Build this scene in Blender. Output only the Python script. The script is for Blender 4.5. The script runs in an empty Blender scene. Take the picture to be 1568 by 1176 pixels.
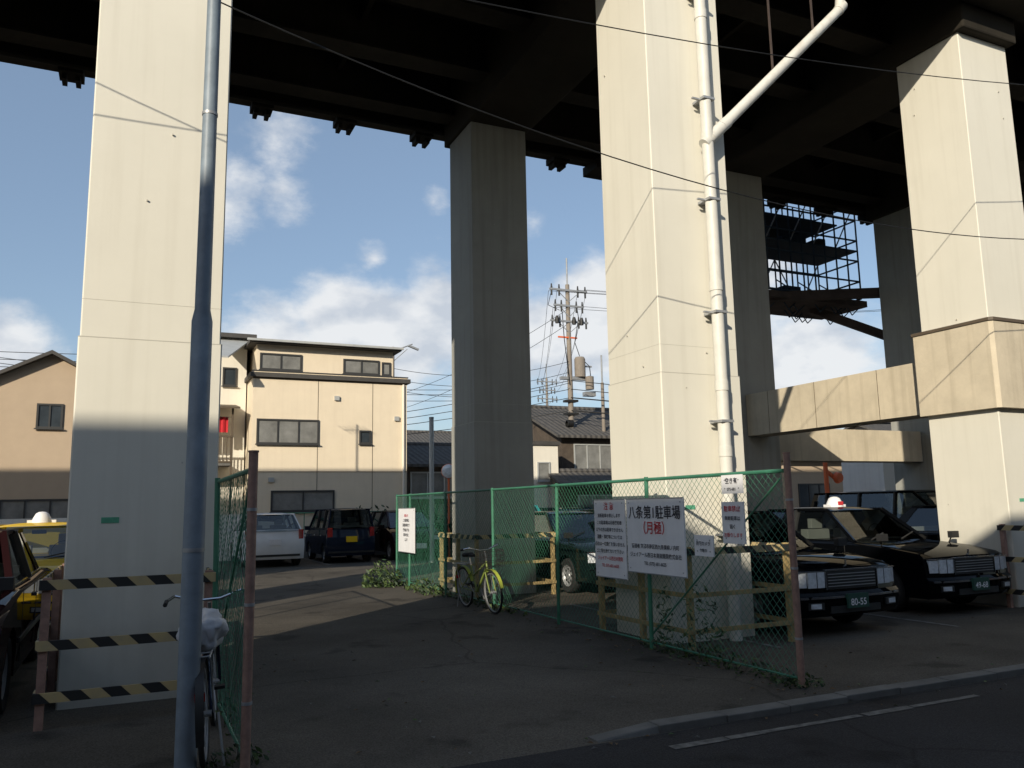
import bpy, bmesh, math, random
from mathutils import Vector, Matrix, noise
random.seed(7)
TH=math.radians(25.0); CT,ST=math.cos(TH),math.sin(TH)
def W(u,v,z=0.0): return Vector((u*CT-v*ST,u*ST+v*CT,z))
scene=bpy.context.scene
col=scene.collection
# ---------------------------------------------------------------- materials
def newmat(name):
    m=bpy.data.materials.new(name); m.use_nodes=True
    nt=m.node_tree; b=nt.nodes['Principled BSDF']; return m,nt,b
def mat(name,c,rough=.6,metal=0,var=.15,scale=3,bump=0,bscale=60,coat=0,streak=0,dirt=None,spec=.5,base_dirt=0):
    m,nt,b=newmat(name); N=nt.nodes; L=nt.links
    tc=N.new('ShaderNodeTexCoord')
    no=N.new('ShaderNodeTexNoise'); no.inputs['Scale'].default_value=scale; no.inputs['Detail'].default_value=6; no.inputs['Roughness'].default_value=.65
    L.new(tc.outputs['Object'],no.inputs['Vector'])
    mx=N.new('ShaderNodeMix'); mx.data_type='RGBA'
    mx.inputs[6].default_value=(*[x*(1-var) for x in c],1); mx.inputs[7].default_value=(*[min(1,x*(1+var)) for x in c],1)
    mr=N.new('ShaderNodeMapRange'); mr.inputs[1].default_value=.3; mr.inputs[2].default_value=.7
    L.new(no.outputs['Fac'],mr.inputs[0]); L.new(mr.outputs[0],mx.inputs[0])
    out=mx.outputs[2]
    if streak:
        mp=N.new('ShaderNodeMapping'); mp.inputs['Scale'].default_value=(5,5,.22)
        L.new(tc.outputs['Object'],mp.inputs['Vector'])
        n2=N.new('ShaderNodeTexNoise'); n2.inputs['Scale'].default_value=1.6; n2.inputs['Detail'].default_value=7
        L.new(mp.outputs[0],n2.inputs['Vector'])
        r2=N.new('ShaderNodeMapRange'); r2.inputs[1].default_value=.5; r2.inputs[2].default_value=.8; r2.inputs[4].default_value=streak
        L.new(n2.outputs['Fac'],r2.inputs[0])
        m2=N.new('ShaderNodeMix'); m2.data_type='RGBA'; d=dirt or tuple(x*.45 for x in c)
        m2.inputs[7].default_value=(*d,1); L.new(out,m2.inputs[6]); L.new(r2.outputs[0],m2.inputs[0]); out=m2.outputs[2]
    if base_dirt:
        sp=N.new('ShaderNodeSeparateXYZ'); L.new(tc.outputs['Object'],sp.inputs[0])
        ad=N.new('ShaderNodeMath'); ad.operation='MULTIPLY_ADD'; ad.inputs[1].default_value=2.2; L.new(no.outputs['Fac'],ad.inputs[0]); L.new(sp.outputs[2],ad.inputs[2])
        r3=N.new('ShaderNodeMapRange'); r3.inputs[1].default_value=.9; r3.inputs[2].default_value=2.6; r3.inputs[3].default_value=base_dirt; r3.inputs[4].default_value=0
        L.new(ad.outputs[0],r3.inputs[0])
        m3=N.new('ShaderNodeMix'); m3.data_type='RGBA'; m3.inputs[7].default_value=(*[x*.5 for x in c],1); L.new(out,m3.inputs[6]); L.new(r3.outputs[0],m3.inputs[0]); out=m3.outputs[2]
    L.new(out,b.inputs['Base Color'])
    b.inputs['Roughness'].default_value=rough; b.inputs['Metallic'].default_value=metal
    b.inputs['Coat Weight'].default_value=coat; b.inputs['Specular IOR Level'].default_value=spec
    if bump:
        n3=N.new('ShaderNodeTexNoise'); n3.inputs['Scale'].default_value=bscale; n3.inputs['Detail'].default_value=4
        L.new(tc.outputs['Object'],n3.inputs['Vector'])
        bp=N.new('ShaderNodeBump'); bp.inputs['Strength'].default_value=bump; bp.inputs['Distance'].default_value=.01
        L.new(n3.outputs['Fac'],bp.inputs['Height']); L.new(bp.outputs[0],b.inputs['Normal'])
    return m
def asphalt(name,c,patch=.35,crack=True):
    m,nt,b=newmat(name); N=nt.nodes; L=nt.links
    tc=N.new('ShaderNodeTexCoord')
    a=N.new('ShaderNodeTexNoise'); a.inputs['Scale'].default_value=.45; a.inputs['Detail'].default_value=8; a.inputs['Roughness'].default_value=.6
    f=N.new('ShaderNodeTexNoise'); f.inputs['Scale'].default_value=90; f.inputs['Detail'].default_value=3
    for n in (a,f): L.new(tc.outputs['Object'],n.inputs['Vector'])
    r=N.new('ShaderNodeMapRange'); r.inputs[1].default_value=.35; r.inputs[2].default_value=.65; r.inputs[3].default_value=1-patch; r.inputs[4].default_value=1+patch
    L.new(a.outputs['Fac'],r.inputs[0])
    r2=N.new('ShaderNodeMapRange'); r2.inputs[1].default_value=.3; r2.inputs[2].default_value=.7; r2.inputs[3].default_value=.55; r2.inputs[4].default_value=1.45
    L.new(f.outputs['Fac'],r2.inputs[0])
    mu=N.new('ShaderNodeMath'); mu.operation='MULTIPLY'; L.new(r.outputs[0],mu.inputs[0]); L.new(r2.outputs[0],mu.inputs[1])
    last=mu.outputs[0]
    if crack:
        wn=N.new('ShaderNodeTexNoise'); wn.inputs['Scale'].default_value=1.5; wn.inputs['Detail'].default_value=5
        L.new(tc.outputs['Object'],wn.inputs['Vector'])
        ad=N.new('ShaderNodeMix'); ad.data_type='VECTOR'; ad.inputs[0].default_value=.25
        L.new(tc.outputs['Object'],ad.inputs[4]); L.new(wn.outputs['Color'],ad.inputs[5])
        vo=N.new('ShaderNodeTexVoronoi'); vo.feature='DISTANCE_TO_EDGE'; vo.inputs['Scale'].default_value=.28
        L.new(ad.outputs[1],vo.inputs['Vector'])
        cr=N.new('ShaderNodeMapRange'); cr.inputs[1].default_value=0; cr.inputs[2].default_value=.006; cr.inputs[3].default_value=.6; cr.inputs[4].default_value=1
        L.new(vo.outputs['Distance'],cr.inputs[0])
        m3=N.new('ShaderNodeMath'); m3.operation='MULTIPLY'; L.new(last,m3.inputs[0]); L.new(cr.outputs[0],m3.inputs[1]); last=m3.outputs[0]
        s=N.new('ShaderNodeTexNoise'); s.inputs['Scale'].default_value=1.3; s.inputs['Detail'].default_value=3; L.new(tc.outputs['Object'],s.inputs['Vector'])
        sr=N.new('ShaderNodeMapRange'); sr.inputs[1].default_value=.60; sr.inputs[2].default_value=.68; sr.inputs[3].default_value=1; sr.inputs[4].default_value=.55; L.new(s.outputs['Fac'],sr.inputs[0])
        m4=N.new('ShaderNodeMath'); m4.operation='MULTIPLY'; L.new(last,m4.inputs[0]); L.new(sr.outputs[0],m4.inputs[1]); last=m4.outputs[0]
    vm=N.new('ShaderNodeVectorMath'); vm.operation='SCALE'; vm.inputs[0].default_value=c; L.new(last,vm.inputs['Scale'])
    L.new(vm.outputs[0],b.inputs['Base Color']); b.inputs['Roughness'].default_value=.9; b.inputs['Specular IOR Level'].default_value=.2
    bp=N.new('ShaderNodeBump'); bp.inputs['Strength'].default_value=.5; bp.inputs['Distance'].default_value=.01
    L.new(f.outputs['Fac'],bp.inputs['Height']); L.new(bp.outputs[0],b.inputs['Normal'])
    return m
def hazard_mat():
    m,nt,b=newmat('hazard_stripes'); N=nt.nodes; L=nt.links
    tc=N.new('ShaderNodeTexCoord'); s=N.new('ShaderNodeSeparateXYZ'); L.new(tc.outputs['Object'],s.inputs[0])
    a=N.new('ShaderNodeMath'); a.operation='ADD'; L.new(s.outputs[0],a.inputs[0]); L.new(s.outputs[1],a.inputs[1])
    a2=N.new('ShaderNodeMath'); a2.operation='ADD'; L.new(a.outputs[0],a2.inputs[0]); L.new(s.outputs[2],a2.inputs[1])
    k=N.new('ShaderNodeMath'); k.operation='MULTIPLY'; k.inputs[1].default_value=3.6; L.new(a2.outputs[0],k.inputs[0])
    fr=N.new('ShaderNodeMath'); fr.operation='FRACT'; L.new(k.outputs[0],fr.inputs[0])
    g=N.new('ShaderNodeMath'); g.operation='GREATER_THAN'; g.inputs[1].default_value=.5; L.new(fr.outputs[0],g.inputs[0])
    no=N.new('ShaderNodeTexNoise'); no.inputs['Scale'].default_value=9; no.inputs['Detail'].default_value=5; L.new(tc.outputs['Object'],no.inputs['Vector'])
    yy=N.new('ShaderNodeMix'); yy.data_type='RGBA'; yy.inputs[6].default_value=(.33,.28,.20,1); yy.inputs[7].default_value=(.62,.46,.18,1); L.new(no.outputs['Fac'],yy.inputs[0])
    mx=N.new('ShaderNodeMix'); mx.data_type='RGBA'; mx.inputs[7].default_value=(.02,.02,.02,1); L.new(yy.outputs[2],mx.inputs[6]); L.new(g.outputs[0],mx.inputs[0])
    L.new(mx.outputs[2],b.inputs['Base Color']); b.inputs['Roughness'].default_value=.6
    return m
def glass_mat(name,tint,refl=.12):
    m=bpy.data.materials.new(name); m.use_nodes=True; nt=m.node_tree; N=nt.nodes; L=nt.links
    N.clear(); o=N.new('ShaderNodeOutputMaterial'); t=N.new('ShaderNodeBsdfTransparent'); t.inputs[0].default_value=(*tint,1)
    g=N.new('ShaderNodeBsdfGlossy'); g.inputs['Roughness'].default_value=.02; g.inputs[0].default_value=(.9,.95,1,1)
    f=N.new('ShaderNodeFresnel'); f.inputs[0].default_value=1.5
    a=N.new('ShaderNodeMath'); a.operation='ADD'; a.inputs[1].default_value=refl*.4; L.new(f.outputs[0],a.inputs[0])
    mx=N.new('ShaderNodeMixShader'); L.new(a.outputs[0],mx.inputs[0]); L.new(t.outputs[0],mx.inputs[1]); L.new(g.outputs[0],mx.inputs[2]); L.new(mx.outputs[0],o.inputs[0])
    return m
def tile_mat(name,c):
    m=mat(name,c,.9,0,.3,6,spec=.2); nt=m.node_tree; N=nt.nodes; L=nt.links; b=N['Principled BSDF']
    tc=N.new('ShaderNodeTexCoord'); w=N.new('ShaderNodeTexWave'); w.wave_type='BANDS'; w.bands_direction='X'; w.inputs['Scale'].default_value=1.15
    L.new(tc.outputs['Object'],w.inputs['Vector'])
    bp=N.new('ShaderNodeBump'); bp.inputs['Strength'].default_value=.8; bp.inputs['Distance'].default_value=.04
    L.new(w.outputs['Fac'],bp.inputs['Height']); L.new(bp.outputs[0],b.inputs['Normal']); return m
M_={}
def paint(name,c,coat=.7):
    m=mat(name,c,.35,0,.06,2,0,30,coat,spec=0.0); b=m.node_tree.nodes['Principled BSDF']; b.inputs['Coat Roughness'].default_value=.02; b.inputs['Coat IOR'].default_value=1.4; return m
def mk():
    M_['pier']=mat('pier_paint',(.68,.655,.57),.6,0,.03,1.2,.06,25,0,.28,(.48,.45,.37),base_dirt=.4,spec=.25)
    M_['pierb']=mat('pier_paint_shaded',(.34,.34,.31),.7,0,.08,1.2,.08,25,0,.45,(.2,.19,.16),base_dirt=.3,spec=.2)  # darker copy of the pier paint; back-row shade put into the colour
    M_['pier_dk']=mat('pier_seam',(.46,.44,.38),.6,0,.1)
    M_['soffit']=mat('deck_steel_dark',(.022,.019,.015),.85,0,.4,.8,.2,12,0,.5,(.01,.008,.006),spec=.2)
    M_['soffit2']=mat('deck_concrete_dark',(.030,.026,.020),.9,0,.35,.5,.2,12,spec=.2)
    M_['conc']=mat('beam_concrete',(.56,.49,.37),.8,0,.12,2,.25,30,0,.55,(.32,.27,.19))
    M_['conc_g']=mat('concrete_grey',(.13,.125,.115),.9,0,.3,3,.3,30)
    M_['asph']=asphalt('street_asphalt',(.030,.029,.030),.25)
    M_['lot']=asphalt('lot_asphalt',(.088,.077,.063),.30)
    M_['earth']=asphalt('earth',(.09,.08,.065),.3,False)
    M_['line']=mat('road_paint',(.13,.125,.115),.85,0,.7,10)
    M_['haz']=hazard_mat()
    M_['green']=mat('fence_green',(.045,.18,.11),.5,0,.2,5)
    M_['rust']=mat('rusty_post',(.30,.18,.14),.7,0,.3,12,.3,40)
    M_['yrust']=mat('barrier_yellow_faded',(.34,.25,.11),.7,0,.4,12,.2,40)
    M_['pole']=mat('pole_paint_grey',(.19,.235,.28),.5,0,.2,6,.15,30,0,.4,(.15,.14,.13))
    M_['pipe']=mat('pipe_pvc',(.62,.61,.56),.5,0,.08,5,0,30,0,.4,(.36,.31,.24))
    M_['galv']=mat('galvanised',(.35,.36,.37),.45,.4,.15,8)
    M_['sign']=mat('sign_white',(.80,.80,.82),.5,0,.05,3,0,30,0,.15,(.5,.48,.42))
    M_['ink']=mat('ink_black',(.02,.02,.03),.6,0,0)
    M_['red']=mat('ink_red',(.55,.03,.04),.6,0,0)
    M_['grnp']=mat('paint_green',(.02,.07,.05),.6,0,.1)
    M_['grnl']=mat('paint_green_light',(.10,.36,.22),.6,0,.2,20)
    M_['black']=paint('paint_black',(.0025,.003,.004),.45)
    M_['blackp']=mat('plastic_black',(.02,.02,.02),.55,0,.1)
    M_['white']=paint('paint_white',(.72,.73,.74))
    M_['navy']=paint('paint_navy',(.012,.018,.035),.5)
    M_['dgreen']=paint('paint_darkgreen',(.006,.013,.012),.5)
    M_['teal']=paint('paint_teal',(.03,.22,.24))
    M_['yellow']=paint('paint_yellow',(.75,.50,.03),.4)
    M_['maroon']=paint('paint_maroon',(.016,.006,.007),.45)
    M_['chrome']=mat('chrome',(.7,.7,.72),.15,1,.02)
    M_['lamp']=mat('lamp_glass',(.62,.66,.7),.08,0,.2,20,0,30,1)
    M_['amber']=mat('lamp_amber',(.6,.18,.02),.2,0,.1)
    M_['tail']=mat('lamp_red',(.4,.01,.01),.2,0,.1,3,0,30,1)
    M_['tyre']=mat('tyre',(.018,.018,.018),.85,0,.2,10)
    M_['seat']=mat('seat_cover',(.42,.41,.39),.9,0,.1)
    M_['glass']=glass_mat('car_glass',(.55,.60,.58))
    M_['wglass']=mat('window_glass',(.04,.05,.06),.08,0,.3,1.5,0,30,0)
    M_['wlit']=mat('window_curtain',(.20,.20,.19),.3,0,.3,2)
    M_['alu']=mat('window_frame_dark',(.05,.05,.05),.5,.2,.1)
    M_['alul']=mat('window_frame_light',(.45,.46,.45),.5,.2,.1)
    M_['beige']=mat('wall_beige',(.74,.64,.49),.85,0,.04,1.5,.1,40,0,.15,(.5,.4,.3))
    M_['beige2']=mat('wall_cream',(.74,.70,.61),.85,0,.04,1.5,.1,40,0,.15,(.48,.44,.36))
    M_['tan']=mat('wall_tan',(.46,.36,.26),.85,0,.05,1.5,.1,40)
    M_['grey']=mat('wall_grey',(.30,.29,.27),.85,0,.1,1.5,.1,40)
    M_['whitew']=mat('wall_white',(.74,.73,.69),.85,0,.06,1.5,.1,40,0,.25,(.45,.42,.38))
    M_['wood']=mat('wall_dark_wood',(.08,.062,.047),.85,0,.3,4,0,30,0,.5,(.03,.024,.018))
    M_['roofd']=mat('roof_dark',(.06,.056,.052),.7,0,.2)
    M_['tile']=tile_mat('roof_tile',(.095,.090,.085))
    M_['tileb']=tile_mat('roof_tile_brown',(.12,.085,.065))
    M_['trim']=mat('trim_brown',(.10,.075,.05),.6,0,.1)
    M_['cpole']=mat('concrete_pole',(.22,.19,.16),.8,0,.15,4)
    M_['rub']=mat('cable_black',(.008,.008,.008),.6,0,0)
    M_['leaf']=mat('leaf_green',(.06,.095,.025),.6,0,.5,7)
    M_['leafd']=mat('leaf_dark',(.02,.045,.015),.6,0,.4,7)
    M_['leafb']=mat('leaf_brown',(.12,.07,.03),.8,0,.4,7)
    M_['clothr']=mat('cloth_red',(.5,.02,.03),.9,0,.1)
    M_['clothw']=mat('cloth_white',(.6,.6,.62),.9,0,.05)
    M_['clothb']=mat('cloth_brown',(.14,.07,.04),.9,0,.1)
    M_['orange']=mat('paint_orange',(.7,.14,.04),.5,0,.05)
    M_['bikey']=mat('bike_olive',(.16,.21,.04),.45,0,.1)
    M_['bikef']=mat('bike_fender_yellow',(.36,.42,.06),.45,0,.1)
    M_['bag']=mat('plastic_bag',(.55,.56,.60),.4,0,.1,8,.6,12)
    M_['net']=mat('scaffold_net_blue',(.022,.045,.075),.8,0,.2)
    M_['rustd']=mat('rust_dark',(.06,.042,.035),.8,0,.3)
mk()
# ---------------------------------------------------------------- mesh builder
class MB:
    def __init__(s): s.v=[];s.f=[];s.m=[];s.mats=[]
    def mi(s,k):
        if k not in s.mats: s.mats.append(k)
        return s.mats.index(k)
    def face(s,pts,k):
        b=len(s.v); s.v+= [tuple(p) for p in pts]; s.f.append(tuple(range(b,b+len(pts)))); s.m.append(s.mi(k))
    def box(s,x0,x1,y0,y1,z0,z1,k):
        b=len(s.v); i=s.mi(k)
        s.v+=[(x0,y0,z0),(x1,y0,z0),(x1,y1,z0),(x0,y1,z0),(x0,y0,z1),(x1,y0,z1),(x1,y1,z1),(x0,y1,z1)]
        for q in [(0,3,2,1),(4,5,6,7),(0,1,5,4),(1,2,6,5),(2,3,7,6),(3,0,4,7)]:
            s.f.append(tuple(b+j for j in q)); s.m.append(i)
    def hexa(s,P,k):
        b=len(s.v); i=s.mi(k); s.v+=[tuple(p) for p in P]
        for q in [(0,3,2,1),(4,5,6,7),(0,1,5,4),(1,2,6,5),(2,3,7,6),(3,0,4,7)]:
            s.f.append(tuple(b+j for j in q)); s.m.append(i)
    def tube(s,p,q,r,k,n=8,r2=None,cap=True):
        p=Vector(p);q=Vector(q);d=q-p
        if d.length<1e-6: return
        d.normalize(); a=d.orthogonal().normalized(); c=d.cross(a); r2=r if r2 is None else r2
        b=len(s.v); i=s.mi(k)
        for (o,rr) in ((p,r),(q,r2)):
            for j in range(n):
                t=2*math.pi*j/n; s.v.append(tuple(o+(a*math.cos(t)+c*math.sin(t))*rr))
        for j in range(n):
            jn=(j+1)%n; s.f.append((b+j,b+jn,b+n+jn,b+n+j)); s.m.append(i)
        if cap:
            s.f.append(tuple(b+j for j in range(n))[::-1]); s.m.append(i); s.f.append(tuple(b+n+j for j in range(n))); s.m.append(i)
    def path(s,pts,r,k,n=6):
        for a,b in zip(pts[:-1],pts[1:]): s.tube(a,b,r,k,n)
    def bar(s,p,q,w,h,k,up=(0,0,1)):
        p=Vector(p);q=Vector(q);d=(q-p).normalized(); a=d.cross(Vector(up))
        if a.length<1e-4: a=d.orthogonal()
        a.normalize(); c=a.cross(d).normalized()
        P=[]
        for o in (p,q):
            P.append([o-a*w/2-c*h/2,o+a*w/2-c*h/2,o+a*w/2+c*h/2,o-a*w/2+c*h/2])
        A,Bq=P; s.hexa([A[0],A[1],Bq[1],Bq[0],A[3],A[2],Bq[2],Bq[3]],k)
    def prism(s,outline,z0,z1,k):
        n=len(outline); b=len(s.v); i=s.mi(k)
        s.v+=[(x,y,z0) for x,y in outline]+[(x,y,z1) for x,y in outline]
        for j in range(n):
            jn=(j+1)%n; s.f.append((b+j,b+jn,b+n+jn,b+n+j)); s.m.append(i)
        s.f.append(tuple(b+j for j in range(n))[::-1]); s.m.append(i); s.f.append(tuple(b+n+j for j in range(n))); s.m.append(i)
    def lathe(s,prof,c,k,axis='x',n=24):
        b=len(s.v); m=len(prof); c=Vector(c)
        for j in range(n):
            t=2*math.pi*j/n
            for (r,h) in prof:
                if axis=='x': s.v.append((c.x+h,c.y+r*math.cos(t),c.z+r*math.sin(t)))
                elif axis=='y': s.v.append((c.x+r*math.cos(t),c.y+h,c.z+r*math.sin(t)))
                else: s.v.append((c.x+r*math.cos(t),c.y+r*math.sin(t),c.z+h))
        for j in range(n):
            jn=(j+1)%n
            for q in range(m-1):
                s.f.append((b+j*m+q,b+j*m+q+1,b+jn*m+q+1,b+jn*m+q)); s.m.append(s.mi(k[q] if isinstance(k,list) else k))
    def build(s,name,parent=None,loc=(0,0,0),rz=0,smooth=None,bevel=0,fix=True):
        me=bpy.data.meshes.new(name); me.from_pydata(s.v,[],s.f); me.update()
        for k in s.mats: me.materials.append(M_[k])
        me.polygons.foreach_set('material_index',s.m)
        if fix or smooth:
            bm=bmesh.new(); bm.from_mesh(me)
            if smooth: bmesh.ops.remove_doubles(bm,verts=bm.verts,dist=.0008)
            bmesh.ops.recalc_face_normals(bm,faces=bm.faces)
            if smooth:
                for f in bm.faces: f.smooth=True
                for e in bm.edges:
                    if len(e.link_faces)==2 and e.calc_face_angle(0)>math.radians(smooth): e.smooth=False
            bm.to_mesh(me); bm.free()
        o=bpy.data.objects.new(name,me); col.objects.link(o)
        o.location=loc; o.rotation_euler=(0,0,rz)
        if parent: o.parent=parent
        if bevel:
            md=o.modifiers.new('bevel','BEVEL'); md.width=bevel; md.segments=2; md.limit_method='ANGLE'
        return o
def empty(name,u,v,z=0,rot=TH):
    e=bpy.data.objects.new(name,None); e.empty_display_size=.3; col.objects.link(e); e.location=W(u,v,z); e.rotation_euler=(0,0,rot); return e
def text(name,body,parent,loc,size,k,rz,sp=1.0,align='CENTER'):
    c=bpy.data.curves.new(name,'FONT'); c.body=body; c.size=size; c.align_x=align; c.align_y='CENTER'; c.space_line=sp
    c.offset=size*.012
    c.materials.append(M_[k]); o=bpy.data.objects.new(name,c); col.objects.link(o); o.parent=parent; o.location=loc; o.rotation_euler=(math.pi/2,0,rz); return o
# ---------------------------------------------------------------- ground
g=MB(); g.face([(-400,-400,0),(400,-400,0),(400,400,0),(-400,400,0)],'earth'); g.build('ground',rz=TH,fix=False)
g=MB(); g.face([(-60,5.0,.004),(90,5.0,.004),(90,28.5,.004),(-60,28.5,.004)],'lot'); g.build('parking_lot_pavement',rz=TH,fix=False)
g=MB(); g.face([(-80,-4.2,.008),(120,-4.2,.008),(120,5.02,.008),(-80,5.02,.008)],'asph'); g.build('street',rz=TH,fix=False)
g=MB()
random.seed(4)
def wornline(x0,x1):
    x=x0
    while x<x1:
        d=random.uniform(.25,1.1); a=random.uniform(-.012,.012); g.face([(x,4.67+a,.012),(min(x+d,x1),4.67+a,.012),(min(x+d,x1),4.74-a*.6,.012),(x,4.74-a*.6,.012)],'line'); x+=d+(random.uniform(0,.08) if random.random()<.5 else 0.0)
wornline(3.3,6.3); wornline(7.9,40); wornline(-40,-.5)
g.build('street_edge_line',rz=TH,fix=False)
k=MB()
x=3.45
k.hexa([(x-.5,5.05,0),(x,5.05,0),(x,5.2,0),(x-.5,5.2,0),(x-.5,5.07,.012),(x,5.07,.05),(x,5.2,.05),(x-.5,5.2,.012)],'conc_g')
while x<40:
    a=random.uniform(-.008,.008); k.box(x,x+.592,5.05+a,5.2,0,.055+a*.5,'conc_g'); x+=.6
k.build('kerb',rz=TH,bevel=.015)
k=MB(); x=-.2
while x>-40:
    k.box(x-.595,x,5.05,5.2,0,.055,'conc_g'); x-=.6
k.build('kerb',rz=TH,bevel=.015)
g=MB()
for uu in (6.0,8.9,11.8,14.7): g.face([(uu+.5,7.2,.010),(uu+.58,7.2,.010),(uu+.58,12,.010),(uu+.5,12,.010)],'line')
for uu in (3.2,5.3,7.4,9.5): g.face([(uu,24.2,.010),(uu+.08,24.2,.010),(uu+.08,28,.010),(uu,28,.010)],'line')
g.build('parking_bay_lines',rz=TH,fix=False)
# ---------------------------------------------------------------- viaduct
def oct_(a,c):
    h=a/2; return [(-h+c,-h),(h-c,-h),(h,-h+c),(h,h-c),(h-c,h),(-h+c,h),(-h,h-c),(-h,-h+c)]
via=empty('elevated_expressway',0,0)
US=[-12.3,-6.1,.12,6.3,12.4,18.5,24.7,31,37.2,43.4,50]
n=0
for vv in (8.6,14.5):
    for uu in US:
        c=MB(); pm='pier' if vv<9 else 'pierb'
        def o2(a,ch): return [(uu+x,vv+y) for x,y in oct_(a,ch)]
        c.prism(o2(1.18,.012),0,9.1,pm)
        c.prism(o2(1.205,.013),0,3.16,pm)
        c.prism(o2(1.208,.013),3.153,3.160,'pier_dk')
        c.prism(o2(1.183,.012),3.50,3.503,'pier_dk')
        random.seed(int(uu*10+vv))
        for i in range(5):
            z=random.uniform(1,8.5); x=random.uniform(-.4,.4)
            c.box(uu+x-.006,uu+x+.006,vv-.610,vv-.59,z,z+.014,'pier_dk')
            c.box(uu-.610,uu-.59,vv+x-.006,vv+x+.006,z+.3,z+.314,'pier_dk')
        if vv<9: c.box(uu-.34,uu-.20,vv-.606,vv-.59,1.52,1.57,'grnl')
        n+=1; c.build('pier_%d'%n,via)
d=MB()
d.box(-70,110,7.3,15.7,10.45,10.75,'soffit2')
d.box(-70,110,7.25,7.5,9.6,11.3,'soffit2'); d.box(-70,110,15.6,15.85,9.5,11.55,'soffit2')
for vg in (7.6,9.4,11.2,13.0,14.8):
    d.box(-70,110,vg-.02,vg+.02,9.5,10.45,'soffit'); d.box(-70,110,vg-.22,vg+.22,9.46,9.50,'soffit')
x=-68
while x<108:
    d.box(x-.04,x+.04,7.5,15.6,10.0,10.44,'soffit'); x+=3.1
d.build('deck_girders',via)
pc=MB()
for uu in US:
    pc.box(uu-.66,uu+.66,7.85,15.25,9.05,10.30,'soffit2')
pc.build('pier_crossbeams',via,bevel=.03)
br=MB(); uu=-22.75
while uu<60:
    br.box(uu-.15,uu-.07,15.6,15.9,9.28,9.5,'soffit'); br.box(uu+.07,uu+.15,15.6,15.9,9.28,9.5,'soffit'); br.box(uu-.2,uu+.2,15.5,15.92,9.38,9.52,'soffit'); uu+=1.65
uu=-22
while uu<60:
    br.box(uu,uu+.05,15.855,15.9,9.55,11.2,'soffit'); uu+=3.3
br.tube((-40,15.35,9.42),(60,15.35,9.42),.05,'soffit')
br.box(9.4,10.4,15.3,15.95,9.28,9.5,'soffit')
br.build('fascia_brackets',via)
# tie beams
tb=MB()
for uu in (12.4,18.5):
    tb.box(uu-.3,uu+.3,9.22,13.88,3.0,3.9,'conc')
    tb.prism([(uu+x,8.6+y) for x,y in oct_(1.42,.05)],2.92,4.25,'conc')
    tb.prism([(uu+x,8.6+y) for x,y in oct_(1.46,.05)],4.25,4.30,'trim')
    for vv in (10.4,11.9,13.2): tb.box(uu-.303,uu-.299,vv,vv+.012,3.0,3.9,'trim')
tb.box(13.02,17.88,14.2,14.8,2.5,3.25,'conc'); tb.box(19.2,24.0,14.2,14.8,2.5,3.25,'conc')
tb.build('tie_beams',via,bevel=.02)
# drain pipe
dp=empty('drain_pipe',6.4,7.85)
p=MB()
p.tube((.08,0,.0),(.08,0,6.3),.075,'pipe',16); p.tube((.08,0,6.3),(.08,0,9.5),.075,'pipe',16)
p.tube((.12,-.02,6.2),(2.6,-.02,8.62),.07,'pipe',16); p.tube((2.6,-.02,8.62),(2.72,-.02,9.4),.07,'pipe',16)
for z in (6.2,4.25,2.2,7.9,3.0): p.tube((.08,0,z-.06),(.08,0,z+.06),.083,'pipe',16)
p.tube((.3,-.02,6.38),(.4,-.02,6.47),.078,'pipe',16); p.tube((2.56,-.02,8.58),(2.66,-.02,8.7),.078,'pipe',16)
p.tube((.02,0,6.1),(.30,-.02,6.38),.078,'pipe',16)
p.build('pipe',dp,smooth=40)
p=MB()
for z in (1.2,2.55,3.9,5.35,6.7,8.2):
    p.box(-.01,.17,-.082,.15,z,z+.03,'galv'); p.box(-.12,-.01,.0,.03,z+.005,z+.025,'galv')
for xx,zz in ((1.25,7.33),(2.05,8.1)): p.box(xx-.012,xx+.012,-.02,.0,zz,9.9,'rustd')
p.build('brackets',dp)
def barrier(u0,u1,v0,v1,h=1.12,nm='hazard_barrier',stripes=3):
    e=empty(nm,(u0+u1)/2,(v0+v1)/2); a=(u1-u0)/2; b=(v1-v0)/2
    m=MB()
    for (x,y) in [(-a,-b),(a,-b),(a,b),(-a,b),(-a,0),(a,0)]:
        m.box(x-.03,x+.03,y-.03,y+.03,0,h,'rust' if stripes==3 else 'yrust')
    m.build('posts',e)
    s=MB()
    for i,z in enumerate((h-.09,h-.54,.20)):
        kk='haz' if i<stripes else 'yrust'
        hh=.075 if i<stripes else .05
        s.box(-a-.05,a+.05,-b-.05,-b-.032,z,z+hh,kk); s.box(-a-.05,a+.05,b+.032,b+.05,z,z+hh,kk)
        s.box(-a-.05,-a-.032,-b-.031,b+.031,z,z+hh,kk); s.box(a+.032,a+.05,-b-.031,b+.031,z,z+hh,kk)
    s.build('striped_rails',e); return e
barrier(-.55,.62,7.35,9.4); barrier(5.55,6.95,7.45,9.3,stripes=1); barrier(11.68,13.15,7.3,8.05,1.2); barrier(5.55,7.05,13.5,15.3,stripes=1); barrier(11.7,13.1,13.6,15.3)
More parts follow.
